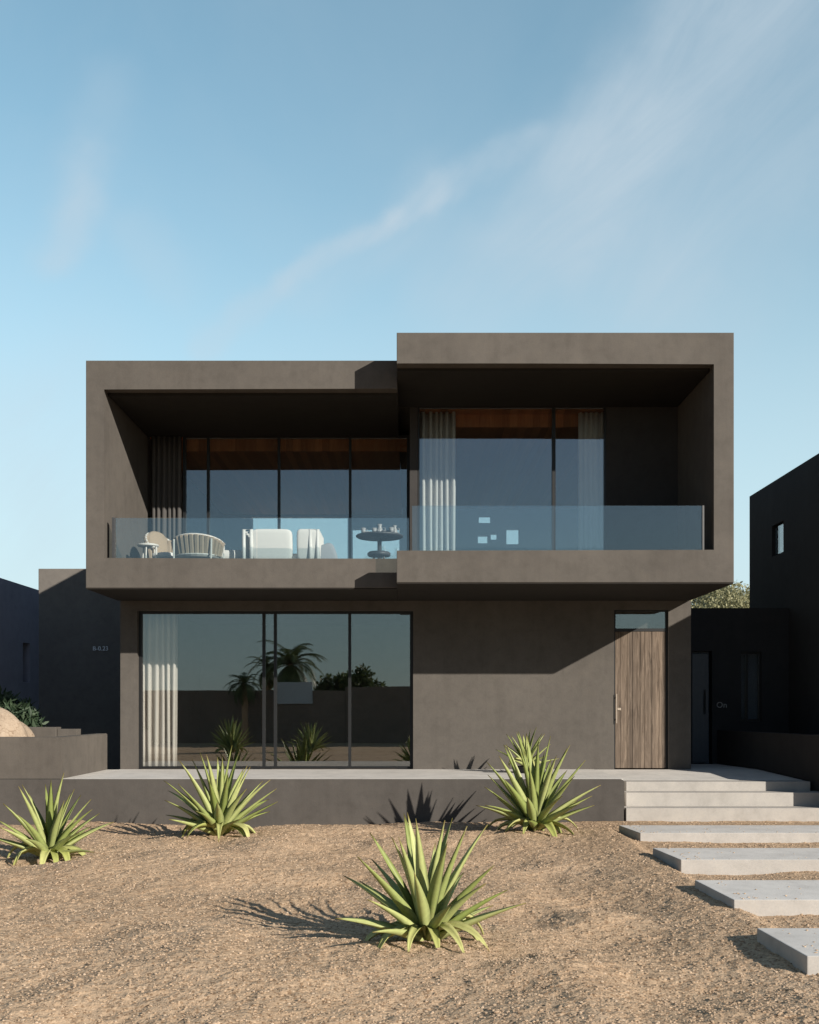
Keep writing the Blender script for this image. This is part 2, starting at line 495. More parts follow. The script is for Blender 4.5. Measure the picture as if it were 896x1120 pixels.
for d0_, d1_, xa_, xb_ in ((12.9, 12.1, 2.77, 5.7), (10.8, 9.96, 2.72, 5.4), (8.78, 7.87, 2.58, 4.6), (6.86, 6.08, 2.44, 4.0)):
    for q in range(46):
        e_ = rnd.random() ** 2.2
        px_, py_ = xa_ + .04 + e_ * (xb_ - xa_), d1_ + .03 + rnd.random() * (d0_ - d1_ - .06)
        if rnd.random() < .5: py_ = d1_ + .03 + (rnd.random() ** 2) * .25
        xs_.append(px_); ys_.append(py_); zs_.append(H - 1.497); ss_.append(rnd.uniform(.003, .009))
x = np.concatenate([x, xs_]); y = np.concatenate([y, ys_]); z = np.concatenate([z, zs_]); s = np.concatenate([s, ss_])
jit = 1 + .35 * (rs.rand(len(x), 12, 3) - .5)
sc = s[:, None, None] * np.stack([1 + .5*rs.rand(len(x)), .8 + .5*rs.rand(len(x)), .5 + .4*rs.rand(len(x))], 1)[:, None, :]
V = icoV[None] * jit * sc + np.stack([x, y, z + s*.25], 1)[:, None, :]
F = icoF[None] + (np.arange(len(x)) * 12)[:, None, None]
def pebble_mat():
    m, nt, p = new_mat('pebble')
    g = node(nt, 'ShaderNodeNewGeometry')
    col = ramp(nt, g.outputs['Random Per Island'], [(0, (.19, .135, .09)), (.15, (.39, .28, .185)), (.8, (.48, .352, .238)), (1, (.54, .42, .305))])
    nt.links.new(col, p.inputs['Base Color']); p.inputs['Roughness'].default_value = .9
    return m
gravel = np_obj('gravel', V.reshape(-1, 3), F.reshape(-1, 3), pebble_mat())
tag(gravel, 'loose small stones strewn over the tan sand', 'gravel', kind='stuff')

# ------------------------------------------------------------------ the house
YF = 16.90          # ground-floor facade
YR, YL = 14.60, 15.25     # fronts of the two upper frames
GLR, GLL = 16.60, 17.80   # glazing planes of the upper rooms
YB = 25.3           # rear of the house
house = empty('house', (0, YF, H - 1.02))
tag(house, 'dark earth-brown modern two-storey house with cantilevered framed balconies and big glass doors', 'house')

class Sub:          # parent at an offset: keep world placement
    pass
def hpart(name, bm, mat, parent=house, smooth=False):
    o = obj(name, bm, mat, None, smooth)
    o.parent = parent
    o.matrix_parent_inverse = Matrix.Translation(-parent_world(parent))
    return o
_pw = {}
def parent_world(p):
    v = Vector((0, 0, 0))
    q = p
    if q.type == 'EMPTY': return Vector(q.location) if q.parent is None else Vector(q.location)
    return Vector((0, 0, 0))
def adopt(o, parent):
    o.parent = parent
    o.matrix_parent_inverse = Matrix.Translation(-parent_world(parent))
    return o

# ground-floor walls
bm = B()
wall_xz(bm, -4.86, 4.73, -1.02, 1.812, YF, YF + .28,
        [(-4.578, .061, -1.02, 1.646), (3.44, 4.352, -1.02, 1.66)])
hpart('wall', bm, M['house'])
bm = B()
boxz(bm, -4.86, -4.58, YF + .283, YB, -1.60, 1.826); boxz(bm, 4.45, 4.73, YF + .283, YB, -1.60, 1.826)
boxz(bm, -4.575, 4.445, YB - .25, YB, -1.6, 1.826)
hpart('side_wall', bm, M['house'])
bm = B(); boxz(bm, -4.575, 4.445, YF + .29, YB - .26, -1.3, -1.03); hpart('floor', bm, M['inner_floor'])
bm = B(); boxz(bm, -4.575, 4.445, 22.0, 22.15, -1.029, 1.82)
boxz(bm, .55, .67, YF + .29, 21.99, -1.029, 1.82)
hpart('inner_wall', bm, M['inner_wall'])

# upper frames (rendered portals)
zS = 1.83
bm = B()
extrude_xz(bm, [(-4.91, zS), (-.186, zS), (-.186, 2.275), (-4.64, 2.275), (-4.64, 4.85), (-.186, 4.85), (-.186, 5.28), (-4.91, 5.28)], YL, YL + .22, .010)
extrude_xz(bm, [(-4.91, zS), (-.186, zS), (-.186, 2.05), (-4.64, 2.05), (-4.64, 4.85), (-.186, 4.85), (-.186, 5.28), (-4.91, 5.28)], YL + .22, YB)
hpart('balcony_frame', bm, M['house'])
bm = B()
extrude_xz(bm, [(-.186, zS), (4.712, zS), (4.712, 5.46), (-.186, 5.46), (-.186, 5.01), (4.43, 5.01), (4.43, 2.295), (-.186, 2.295)], YR, YR + .22, .010)
extrude_xz(bm, [(-.186, zS), (4.712, zS), (4.712, 5.46), (-.186, 5.46), (-.186, 5.01), (4.43, 5.01), (4.43, 2.05), (-.186, 2.05)], YR + .22, YB)
hpart('balcony_frame', bm, M['house'])
# soffit lining of the balconies, its dark colour stands in for shade, 4 mm below the frame's own underside
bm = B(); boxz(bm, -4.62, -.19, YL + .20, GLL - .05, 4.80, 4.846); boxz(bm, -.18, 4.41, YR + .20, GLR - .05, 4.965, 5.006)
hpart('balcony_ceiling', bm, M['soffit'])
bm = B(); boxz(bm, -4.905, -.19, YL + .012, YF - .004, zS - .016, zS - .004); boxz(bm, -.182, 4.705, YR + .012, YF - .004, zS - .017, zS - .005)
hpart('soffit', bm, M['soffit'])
# upper glazing walls, piers and rear
bm = B()
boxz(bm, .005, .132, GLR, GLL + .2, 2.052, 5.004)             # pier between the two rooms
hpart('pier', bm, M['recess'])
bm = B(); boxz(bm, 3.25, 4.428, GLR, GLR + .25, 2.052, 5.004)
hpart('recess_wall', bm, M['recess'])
bm = B(); boxz(bm, .005, .132, GLL + .205, YB - .26, 2.053, 4.84)
hpart('partition', bm, M['inner_wall'])
k = YB / 1100.0
def rw(a, b, c, d):      # rear window from its size as seen: x0, x1, top, bottom
    return ((a-448)*k, (b-448)*k, (775-d)*k, (775-c)*k)
rear_open = [rw(277, 381, 567, 616), rw(386, 437, 580, 616), rw(523, 536, 566, 574), rw(522, 533, 587, 596), rw(536, 543, 585, 592), rw(553, 567, 580, 597)]
bm = B(); wall_xz(bm, -4.63, 4.42, 2.056, 4.845, YB - .25, YB - .002, rear_open); boxz(bm, -.183, 4.42, YB - .25, YB - .002, 4.847, 5.006)
hpart('rear_wall', bm, M['inner_wall'])
bm = B(); boxz(bm, -4.63, 0.0, GLL + .16, YB - .26, 2.054, 2.07); boxz(bm, .14, 4.42, GLR + .16, YB - .26, 2.054, 2.07)
hpart('upper_floor', bm, M['inner_floor'])
bm = B(); boxz(bm, -4.63, -.19, GLL + .16, YB - .26, 4.825, 4.847); boxz(bm, .14, 4.42, GLR + .16, YB - .26, 4.98, 5.007)
hpart('timber_ceiling', bm, M['ceiling_wood'])
bm = B(); boxz(bm, -4.0, -.0, GLL + .17, GLL + .24, 4.60, 4.82); boxz(bm, .14, 3.24, GLR + .40, GLR + .46, 4.76, 4.975)
hpart('pelmet', bm, M['ceiling_wood'])

def window(name, x0, x1, z0, z1, y, mull, gmat, th=.05, depth=.07, top=.06, bot=.05, side=.05):
    """framed sliding glazing: frame mesh > panes"""
    bm = B()
    ops = []
    edges = [x0 + side] + [v for m_ in mull for v in (m_ - th/2, m_ + th/2)] + [x1 - side]
    for a, b in zip(edges[0::2], edges[1::2]):
        ops.append((a, b, z0 + bot, z1 - top))
    wall_xz(bm, x0, x1, z0, z1, y, y + depth, ops)
    f = hpart(name, bm, M['frame'])
    for a, b, c, d in ops:
        bm = B(); boxz(bm, a + .001, b - .001, y + depth*.45, y + depth*.45 + .012, c + .001, d - .001)
        g = obj('pane', bm, gmat); g.parent = f; g.matrix_parent_inverse = f.matrix_world.inverted() if False else Matrix()
        g.matrix_parent_inverse = Matrix()
    return f

s = GLL / 1100
window('sliding_window', (200-448)*s, .002, 2.052, 4.842, GLL, [(227.5-448)*s, (305-448)*s, (383-448)*s], M['glass'], .045, .08, .05)
s = GLR / 1100
window('sliding_window', .135, 3.247, 2.052, 5.002, GLR, [(606-448)*s], M['glass'], .055, .08, .035, .05, .03)
s = (YF + .10) / 1100
window('sliding_window', -4.575, .058, -1.018, 1.643, YF + .10, [(288.5-448)*s, (301-448)*s, (382.5-448)*s], M['glass_low'], .048, .08, .04, .04, .05)
window('transom_window', 3.443, 4.349, 1.30, 1.657, YF + .045, [], M['glass_low'], depth=.06, th=.03, top=.025, bot=.05, side=.03)
for a, b, c, d in rear_open:
    bm = B(); boxz(bm, a + .002, b - .002, YB - .12, YB - .108, c + .002, d - .002)
    hpart('rear_pane', bm, M['glass_rear'])

# entrance door of weathered boards
bm = B()
nb = 8; cuts = [3.466 + (4.325 - 3.466) * c_ for c_ in (0, .10, .235, .34, .49, .575, .72, .86, 1)]
for i in range(nb):
    a = cuts[i]; w = cuts[i+1] - a
    dy = rnd.uniform(-.004, .004)
    boxz(bm, a + .0025, a + w - .0025, YF + .05 + dy, YF + .09, -1.005, 1.296, .003)
boxz(bm, 3.466, 4.325, YF + .092, YF + .11, -1.005, 1.296)
door = hpart('door', bm, M['door_wood'])
bm = B()
hx = (674.0-448)*YF/1100
tube(bm, [(hx, YF - .03, H + (775-759)*YF/1100), (hx, YF - .03, H + (775-791)*YF/1100)], .011, 10)
for py in (763, 787):
    zz = H + (775-py)*YF/1100
    tube(bm, [(hx, YF - .028, zz), (hx, YF + .06, zz)], .009, 8)
boxz(bm, hx + .03, hx + .09, YF + .030, YF + .05, -.03, 0.01, .004)
h = obj('handle', bm, M['steel']); h.parent = door; h.matrix_parent_inverse = Matrix()
bm = B()
boxz(bm, 3.4425, 3.4645, YF + .04, YF + .12, -1.018, 1.298); boxz(bm, 4.327, 4.3495, YF + .04, YF + .12, -1.018, 1.298)
hpart('door_frame', bm, M['frame'])
bm = B(); boxz(bm, 3.44, 4.352, YF + .285, YF + .30, -1.02, 1.66); hpart('door_backing', bm, M['inner_wall'])

# balustrades of frameless glass in floor channels
def balustrade(x0, x1, y, z0, z1, seams, post):
    bm = B(); boxz(bm, x0 + (.0 if post != 'l' else .02), x1, y - .012, y + .03, z0 - .03, z0 + .012)
    if post == 'l': boxz(bm, x0 - .03, x0 + .02, y - .02, y + .04, z0 - .03, z1 + .005, .004)
    if post == 'r': boxz(bm, x1 + .004, x1 + .03, y - .01, y + .03, z0 - .03, z1)
    f = hpart('balustrade', bm, M['rail'])
    e = [x0 + .022] + seams + [x1]
    for a, b in zip(e, e[1:]):
        bm = B(); boxz(bm, a + .004, b - .004, y, y + .016, z0 + .0125, z1)
        g = obj('pane', bm, M['glass_rail']); g.parent = f; g.matrix_parent_inverse = Matrix()
yl = YL + .10
balustrade((125-448)*yl/1100, (448.5-448)*yl/1100 - .01, yl, 2.276, (775-566.5)*yl/1100, [(281-448)*yl/1100], 'l')
yr = YR + .10
balustrade((449-448)*yr/1100, (768-448)*yr/1100, yr, 2.296, (775-553)*yr/1100, [(607-448)*yr/1100], 'r')

# rear wing, set far back on the left
bm = B()
boxz(bm, -9.34, -4.0, YB + .003, YB + 6, -1.66, 3.52, .012)
hpart('wing', bm, M['wing'])

def text_mesh(body, size, extrude, loc, mat, name):
    cu = bpy.data.curves.new(name, 'FONT'); cu.body = body; cu.size = size; cu.extrude = extrude
    cu.align_x = 'LEFT'; cu.space_character = 1.02
    to = bpy.data.objects.new(name, cu); C.objects.link(to)
    dg = bpy.context.evaluated_depsgraph_get(); dg.update()
    me = bpy.data.meshes.new_from_object(to.evaluated_get(dg))
    bpy.data.objects.remove(to); bpy.data.curves.remove(cu)
    me.transform(Matrix.Translation(Vector(loc)) @ Matrix.Rotation(PI/2, 4, 'X'))
    me.materials.clear(); me.materials.append(mat)
    o = bpy.data.objects.new(name, me)
    return link(o)
k = YB / 1100
t = text_mesh('B-0.23', .15, .012, ((101.5-448)*k, YB - .012, H + (775-711.5)*k), M['lettering'], 'house_number')
adopt(t, house)

# ------------------------------------------------------------------ curtains
def curtain(name, x0, x1, y, z0, z1, folds, amp, mat, label, seed):
    r = random.Random(seed)
    n = folds * 14
    xs, ys = [], []
    ph = 0
    steps = [r.uniform(.75, 1.3) for _ in range(folds)]
    tot = sum(steps); acc = 0
    V = []; F = []
    prof = []
    for fi in range(folds):
        for q in range(14):
            t = (acc + steps[fi] * q / 14) / tot
            a = 2 * PI * q / 14
            prof.append((x0 + (x1-x0)*t + .012*math.sin(2*a), y + amp * (1 + .25*math.sin(fi*1.7)) * math.cos(a)))
        acc += steps[fi]
    rows = 9
    for j in range(rows):
        w = j / (rows - 1)
        for i, (px, py) in enumerate(prof):
            sw = .010 * math.sin(3*w + i*.13) * (1 - w)
            V.append((px + sw, y + (py - y) * (1.0 - .25*w) , z0 + H + (z1 - z0) * w))
    m = len(prof)
    for j in range(rows-1):
        for i in range(m-1):
            F.append((j*m+i, j*m+i+1, (j+1)*m+i+1, (j+1)*m+i))
    o = np_obj(name, V, F, mat, smooth=True)
    md = o.modifiers.new('thickness', 'SOLIDIFY'); md.thickness = .005
    tag(o, label, 'curtain', 'curtains hanging behind the big windows')
    return o
def X(px, d): return (px - 448) * d / 1100
curtain('curtain', X(154, 17.25), X(194, 17.25), 17.28, -1.0, 1.63, 6, .075, M['curtain'], 'pale linen curtain behind the ground-floor window, beside its left frame', 1)
curtain('curtain', X(459, 16.85), X(500, 16.85), 16.86, 2.09, 4.96, 6, .075, M['curtain'], 'pale curtain at the wide pane of the upper right room, sunlit at its foot', 2)
curtain('curtain', X(633, 16.85), X(662, 16.85), 16.86, 2.09, 4.96, 5, .035, M['curtain'], 'bluish pale curtain at the narrow pane beside the dark recess wall upstairs', 3)
curtain('curtain', X(165, 17.7), X(199, 17.7), 17.72, 2.06, 4.79, 6, .03, M['curtain_dark'], 'dark grey curtain bunched at the left end of the left balcony', 4)

# ------------------------------------------------------------------ terrace, steps, walls
bm = B()
boxz(bm, -4.865, 3.10, 14.599, YF - .002, -1.036, -1.02)
boxz(bm, -4.865, 3.10, 14.60, YF - .002, -1.5, -1.038)
tag(obj('terrace', bm, M['concrete']), 'pale concrete terrace along the ground-floor facade', 'terrace', kind='structure')
bm = B(); boxz(bm, -14, -4.869, 14.599, 14.9, -1.036, -1.02)
boxz(bm, -5.06, -4.869, 14.9005, YF - .09, -1.036, -1.02)
tag(obj('terrace_edge_path', bm, M['concrete']), 'pale concrete ledge below the low brown wall', 'path', kind='structure')
bm = B()
pts = [(-14, -1.95), (3.105, -1.95), (3.105, -1.073)]
for i in range(7):
    a = i / 6 * PI / 2
    pts.append((3.105 - .05 + .05*math.cos(a), -1.073 + .05*math.sin(a)))
pts += [(-14, -1.023)]
extrude_xz(bm, pts, 14.53, 14.597, .006)
tag(obj('retaining_wall', bm, M['retaining']), 'long low brown retaining wall under the terrace, behind the agaves', 'retaining wall')

st = empty('entrance_steps', (4.4, 14.0, H - 1.6))
tag(st, 'three wide pale concrete steps leading up to the wooden door', 'steps')
for x0, x1, y0, y1, a, b in ((3.255, 6.02, 15.10, 15.40, -1.62, -1.098), (3.19, 8.4, 14.80, 15.096, -1.66, -1.238), (3.125, 8.4, 14.50, 14.796, -1.72, -1.437)):
    bm = B(); boxz(bm, x0, x1, y0, y1, a, b, .006)
    adopt(obj('step', bm, M['riser']), st)
bm = B()
def ramp_prism(pts, za):
    f = [bm.verts.new((x, y, H + z)) for x, y, z in pts]; g = [bm.verts.new((x, y, H + za)) for x, y, z in pts]
    bm.faces.new(f); bm.faces.new(list(reversed(g)))
    for i in range(len(f)): bm.faces.new((f[i], g[i], g[(i+1) % len(f)], f[(i+1) % len(f)]))
ramp_prism([(3.115, 15.404, -1.096), (6.02, 15.404, -1.096), (5.85, 16.892, -1.023), (3.115, 16.892, -1.023)], -1.5)
ramp_prism([(4.735, 16.896, -1.023), (5.85, 16.896, -1.023), (5.67, 18.53, -1.023), (4.735, 18.53, -1.023)], -1.5)
tag(obj('entrance_path', bm, M['concrete']), 'pale concrete landing and side path by the front door', 'path', kind='structure')

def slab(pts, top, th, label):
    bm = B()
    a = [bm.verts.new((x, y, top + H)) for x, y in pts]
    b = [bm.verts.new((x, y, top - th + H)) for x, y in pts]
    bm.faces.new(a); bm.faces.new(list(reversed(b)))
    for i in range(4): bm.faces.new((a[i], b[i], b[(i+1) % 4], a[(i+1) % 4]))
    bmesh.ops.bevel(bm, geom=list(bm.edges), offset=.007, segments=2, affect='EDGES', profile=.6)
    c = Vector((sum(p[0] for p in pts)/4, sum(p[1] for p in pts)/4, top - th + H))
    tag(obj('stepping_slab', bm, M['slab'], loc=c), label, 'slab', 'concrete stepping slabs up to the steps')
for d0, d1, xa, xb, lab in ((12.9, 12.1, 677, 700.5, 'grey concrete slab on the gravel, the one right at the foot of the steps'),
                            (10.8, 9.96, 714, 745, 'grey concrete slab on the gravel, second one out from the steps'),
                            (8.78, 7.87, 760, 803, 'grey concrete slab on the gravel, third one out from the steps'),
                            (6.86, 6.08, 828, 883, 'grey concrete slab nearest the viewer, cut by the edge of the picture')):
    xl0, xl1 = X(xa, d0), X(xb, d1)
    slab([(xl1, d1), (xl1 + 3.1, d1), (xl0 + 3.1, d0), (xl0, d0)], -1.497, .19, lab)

# low brown boundary wall on the left, L-shaped
bm = B()
pts = [(-14, 14.56), (-5.05, 14.56), (-5.05, 16.80), (-5.22, 16.80), (-5.22, 14.76), (-14, 14.76)]
f = [bm.verts.new((x, y, H - 1.0175)) for x, y in pts]; t_ = [bm.verts.new((x, y, H - .415)) for x, y in pts]
bm.faces.new(list(reversed(f))); bm.faces.new(t_)
for i in range(6): bm.faces.new((f[i], f[(i+1) % 6], t_[(i+1) % 6], t_[i]))
bmesh.ops.bevel(bm, geom=[e for e in bm.edges if all(v in t_ for v in e.verts)], offset=.01, segments=2, affect='EDGES')
tag(obj('garden_wall', bm, M['low_wall']), 'low sunlit brown wall on the left end of the terrace, boulder behind it', 'wall')
bm = B(); boxz(bm, -14, -5.225, 14.765, 17.3, -1.5, -.80)
tag(obj('planting_bed', bm, M['soil']), 'earth bed behind the low brown wall', 'ground', kind='structure')
bm = B(); boxz(bm, -6.3, X(61, 15.9), 15.9, 16.15, -.81, -.295, .008)
boxz(bm, X(61, 15.9) + .003, X(83, 15.9), 15.96, 16.15, -.81, -.325, .008)
tag(obj('stepped_wall', bm, M['low_wall']), 'small stepped brown wall between the boulder and the dark wing', 'wall')

# boulder
bm = B(); bmesh.ops.create_icosphere(bm, subdivisions=5, radius=1.0)
for v in bm.verts:
    p = v.co.copy()
    n = .10*math.sin(3.1*p.x + 1.3) * math.cos(2.7*p.y + .4) + .05*math.sin(6.3*p.z + 4*p.x) + .03*math.sin(11*p.y + 5*p.x)
    q = p * (1 + n)
    v.co = Vector((q.x*.92, q.y*.6, max(q.z, -.5)*.72))
o = obj('boulder', bm, M['boulder'], smooth=True); o.location = (-6.58, 15.42, H - .77)
tag(o, 'rounded tan boulder behind the low brown wall', 'boulder')

# right low wall, dark
bm = B()
def skew_wall(x0, y0, x1, y1, th, za, zb):
    pts = [(x0, y0), (x0 + th, y0), (x1 + th, y1), (x1, y1)]
    f = [bm.verts.new((x, y, H + za)) for x, y in pts]; g = [bm.verts.new((x, y, H + zb)) for x, y in pts]
    bm.faces.new(f); bm.faces.new(g)
    for i in range(4): bm.faces.new((f[i], f[(i+1) % 4], g[(i+1) % 4], g[i]))
skew_wall(6.20, 14.25, 5.675, 18.53, .18, -1.9, -.40)
tag(obj('boundary_wall', bm, M['neighbour_wall']), 'low charcoal wall beside the steps, in front of the black neighbouring house', 'wall')

# ------------------------------------------------------------------ neighbouring houses
nb_ = empty('neighbour_house', (11, 18, H - 1.6))
tag(nb_, 'black two-storey neighbouring house on the right edge with low door wing', 'house')
bm = B()
xn = 7.0
# tall block with a window hole in its left side: build as wall in XZ then rotate
wy0, wy1 = 18.82, 19.42
def side_wall(bm, xf, y0, y1, z0, z1, ops, th):
    t_ = bmesh.new(); wall_xz(t_, y0, y1, z0, z1, 0, th, ops)
    for v in t_.verts: v.co = Vector((xf + v.co.y, v.co.x, v.co.z))
    me = bpy.data.meshes.new('tmp'); t_.to_mesh(me); t_.free(); bm.from_mesh(me); bpy.data.meshes.remove(me)
side_wall(bm, xn, 15.02, 20.7, -1.66, 4.366, [(wy0, wy1, 2.93, 3.52)], .2)
boxz(bm, xn + .2, 16, 15.02, 15.2, -1.66, 4.366); boxz(bm, xn + .2, 16, 20.5, 20.7, -1.66, 4.366)
boxz(bm, xn + .2, 16, 15.205, 20.495, 4.2, 4.36)
boxz(bm, 15.8, 16, 15.205, 20.495, -1.66, 4.19)
adopt(obj('wall', bm, M['neighbour_dark']), nb_)
bm = B(); boxz(bm, xn + .06, xn + .075, wy0 + .03, wy1 - .03, 2.96, 3.49)
adopt(obj('window', bm, M['glass']), nb_)
bm = B(); boxz(bm, 7.0, 16, 14.24, 15.017, -1.66, 2.80); adopt(obj('shade_block', bm, M['neighbour_dark']), nb_)  # unseen block added to throw shade on the house's right end column
yw = 18.55; k = yw / 1100
bm = B()
d_op = ((757.5-448)*k, (779-448)*k, -1.02, (775-712)*k); w_op = ((810-448)*k, (833-448)*k, (775-789)*k, (775-713)*k)
wall_xz(bm, 4.76, 6.997, -1.3, (775-665)*k, yw, yw + .2, [d_op, w_op]); boxz(bm, 4.76, 6.997, yw + .205, yw + 5, 1.4, (775-665)*k - .02)
adopt(obj('low_wing', bm, M['neighbour_dark']), nb_)
bm = B(); boxz(bm, d_op[0] + .01, d_op[1] - .05, yw + .08, yw + .12, -1.0, d_op[3] - .05)
dn = adopt(obj('door', bm, simple('blue_black_door', (.055, .066, .082), .4)), nb_)
bm = B(); tube(bm, [(d_op[1] - .12, yw + .03, H - .1), (d_op[1] - .12, yw + .03, H + .35)], .012, 8)
hh = obj('handle', bm, M['frame']); hh.parent = dn; hh.matrix_parent_inverse = dn.matrix_parent_inverse.copy(); hh.matrix_parent_inverse = Matrix()
bm = B()
mx_ = (818-448)*k
adopt(obj('blind', boxz(B(), 4.77, 6.99, yw + .215, yw + .25, -1.3, 1.39), simple('blue_grey_blind', (.17, .20, .25), .8)), nb_)
wall_xz(bm, w_op[0] + .002, w_op[1] - .002, w_op[2] + .002, w_op[3] - .002, yw + .05, yw + .11, [(w_op[0] + .03, mx_ - .02, w_op[2] + .04, w_op[3] - .04), (mx_ + .02, w_op[1] - .03, w_op[2] + .04, w_op[3] - .04)])
wf = adopt(obj('window_frame', bm, M['frame']), nb_)
bm = B(); boxz(bm, w_op[0] + .03, mx_ - .02, yw + .07, yw + .082, w_op[2] + .04, w_op[3] - .04); boxz(bm, mx_ + .02, w_op[1] - .03, yw + .07, yw + .082, w_op[2] + .04, w_op[3] - .04)
g = obj('pane', bm, M['glass']); g.parent = wf; g.matrix_parent_inverse = Matrix()
t = text_mesh('On', .15, .008, ((783.5-448)*k, yw - .008, H + (775-774)*k), M['lettering_dim'], 'wall_lettering'); adopt(t, nb_)

nl = empty('neighbour_house', (-11, 19, H - 1.6))
tag(nl, 'flat-roofed slate-blue neighbouring house on the left edge, behind the shrub', 'house')
bm = B()
kx = lambda px: 8.0 * 1100 / (448 - px)
t_ = bmesh.new()
ops = [(kx(25), kx(33), .55, 1.37)]
wall_xz(t_, 17.4, kx(42.5), -1.66, 2.555, 0, .3, ops)
for v in t_.verts: v.co = Vector((-8.0 - v.co.y, v.co.x, v.co.z))
me = bpy.data.meshes.new('tmp'); t_.to_mesh(me); t_.free(); bm.from_mesh(me); bpy.data.meshes.remove(me)
boxz(bm, -16, -8.301, 17.4, 17.65, -1.66, 2.55); boxz(bm, -16, -8.301, kx(42.5) - .25, kx(42.5), -1.66, 2.55)
boxz(bm, -16, -8.301, 17.655, kx(42.5) - .255, 2.3, 2.5)
adopt(obj('wall', bm, M['neighbour_blue']), nl)
bm = B(); boxz(bm, -8.235, -8.22, ops[0][0] + .001, ops[0][1] - .001, .551, 1.369)
adopt(obj('window', bm, M['frame']), nl)

# ------------------------------------------------------------------ plants
def agave(name, loc, height, spread, seed, label, n_up=36, n_low=14, lean=(0, 0), group='agaves in the gravel garden'):
    r = random.Random(seed)
    root = empty(name, loc); tag(root, label, 'agave', group)
    al_l = []
    def leaf(bm, tone_l, az, inc, L, W, droop, base_r, base_z, twist=0.0, kink=None):
        n = 11
        d = Vector((math.cos(az), math.sin(az), 0)); side = Vector((-math.sin(az), math.cos(az), 0))
        p = d * base_r + Vector((0, 0, base_z)); ang = inc
        tone = r.random()
        rows = []
        for i in range(n + 1):
            t = i / n
            w = W * (.50 + .95*t - .05*t*t) if t < .38 else W * (.86) * (1 - ((t-.38)/.62)**1.45)
            if t < .38: w = W * (.62 + .24 * (t/.38))
            w = max(w, .0012)
            tang = d * math.cos(ang) + Vector((0, 0, math.sin(ang)))
            nrm = -d * math.sin(ang) + Vector((0, 0, math.cos(ang)))
            q = Quaternion(tang, twist * t)
            sd = q @ side; nm = q @ nrm
            ch = w * .42 * (1 - .6*t)
            th = .006 + .012 * (1 - t) * (W/.08)
            pts = [p + sd*w*.5*s_ + nm*ch*(abs(s_)**1.6) for s_ in (-1, -.5, 0, .5, 1)]
            low = [p + sd*w*.42*s_ + nm*(ch*(abs(s_)**1.6) - th*(1 - .7*abs(s_))) for s_ in (.5, 0, -.5)]
            rows.append([bm.verts.new(v) for v in pts + low]); al_l.extend([t] * 8)
            step = L / n
            p = p + tang * step
            ang -= droop / n * (.35 + 1.6*t)
            if kink and abs(t - kink[0]) < .5/n: ang -= kink[1]
        m = 8
        for a, b in zip(rows, rows[1:]):
            for k_ in range(m):
                fc = bm.faces.new((a[k_], a[(k_+1) % m], b[(k_+1) % m], b[k_])); fc.smooth = True
                tone_l.append(tone)
        bm.faces.new(rows[-1]); tone_l.append(tone)
    hgt, rad = height, spread/2
    for part in ('rosette', 'lower_leaves'):
        bm = B(); tl = []; al_l.clear()
        if part == 'rosette':
            for i in range(n_up):
                u = (i + .5) / n_up
                az = i * 2.39996 + r.uniform(-.25, .25)
                inc = math.radians(86 - 66 * u**.9 + r.uniform(-5, 5))
                L = hgt * (1.0 - .10*u) * r.uniform(.86, 1.06)
                L = L + (rad*1.05 - hgt) * max(0, u - .35)
                leaf(bm, tl, az, inc, L, .110 * hgt/.85 * r.uniform(.8, 1.12), r.uniform(.05, .22) + .25*u*r.random(), .012 + .03*u, .07 - .05*u, r.uniform(-.5, .5))
        else:
            for i in range(n_low):
                az = i * 2*PI/n_low + r.uniform(-.3, .3)
                inc = math.radians(r.uniform(2, 22))
                L = rad * r.uniform(.62, .95)
                leaf(bm, tl, az, inc, L, .098 * hgt/.85 * r.uniform(.85, 1.1), r.uniform(.9, 1.9), .035, .11, r.uniform(-.6, .6), (r.uniform(.35, .6), r.uniform(0, .5)))
        bmesh.ops.recalc_face_normals(bm, faces=bm.faces)
        me = bpy.data.meshes.new(part); bm.to_mesh(me); bm.free()
        a = me.attributes.new('tone', 'FLOAT', 'FACE'); a.data.foreach_set('value', tl[:len(me.polygons)])
        a = me.attributes.new('along', 'FLOAT', 'POINT'); a.data.foreach_set('value', al_l)
        me.materials.append(M['agave'] if part == 'rosette' else M['agave_old'])
        link(bpy.data.objects.new(part, me), root)
    root.rotation_euler = (lean[0], lean[1], 0)
    return root
def gz(x, y): return float(ground_z(np.array([x]), np.array([y]))[0]) + H
def plant_at(px, d): 
    x = X(px, d); return (x, d, gz(x, d) - .02)
agave('agave', plant_at(54, 11.2), .88, 1.34, 11, 'yellow-green agave at the left edge of the gravel bed', 28, 12, (.05, .04))
agave('agave', plant_at(240, 12.45), 1.04, 1.58, 23, 'yellow-green agave in front of the big ground-floor window', 34, 13, (-.04, .05))
agave('agave', plant_at(467, 6.8), .84, 1.26, 31, 'large agave nearest the viewer, standing alone on open gravel', 30, 12, (.03, -.05))
agave('agave', plant_at(585, 13.0), 1.15, 1.68, 44, 'tall dense agave against the retaining wall, left of the steps', 38, 13, (0, .04))
E = agave('agave', (X(576, 15.9), 15.9, H - .94), .60, .95, 52, 'small agave in a pot on the terrace, half hidden behind the tall one', 22, 5)
bm = B(); lathe(bm, [(.11, -.08), (.15, -.02), (.16, .03), (.145, .03), (.13, -.02), (0, -.02)], (0, 0, 0), 24)
o = obj('plant_pot', bm, M['frame'], smooth=False); o.parent = E

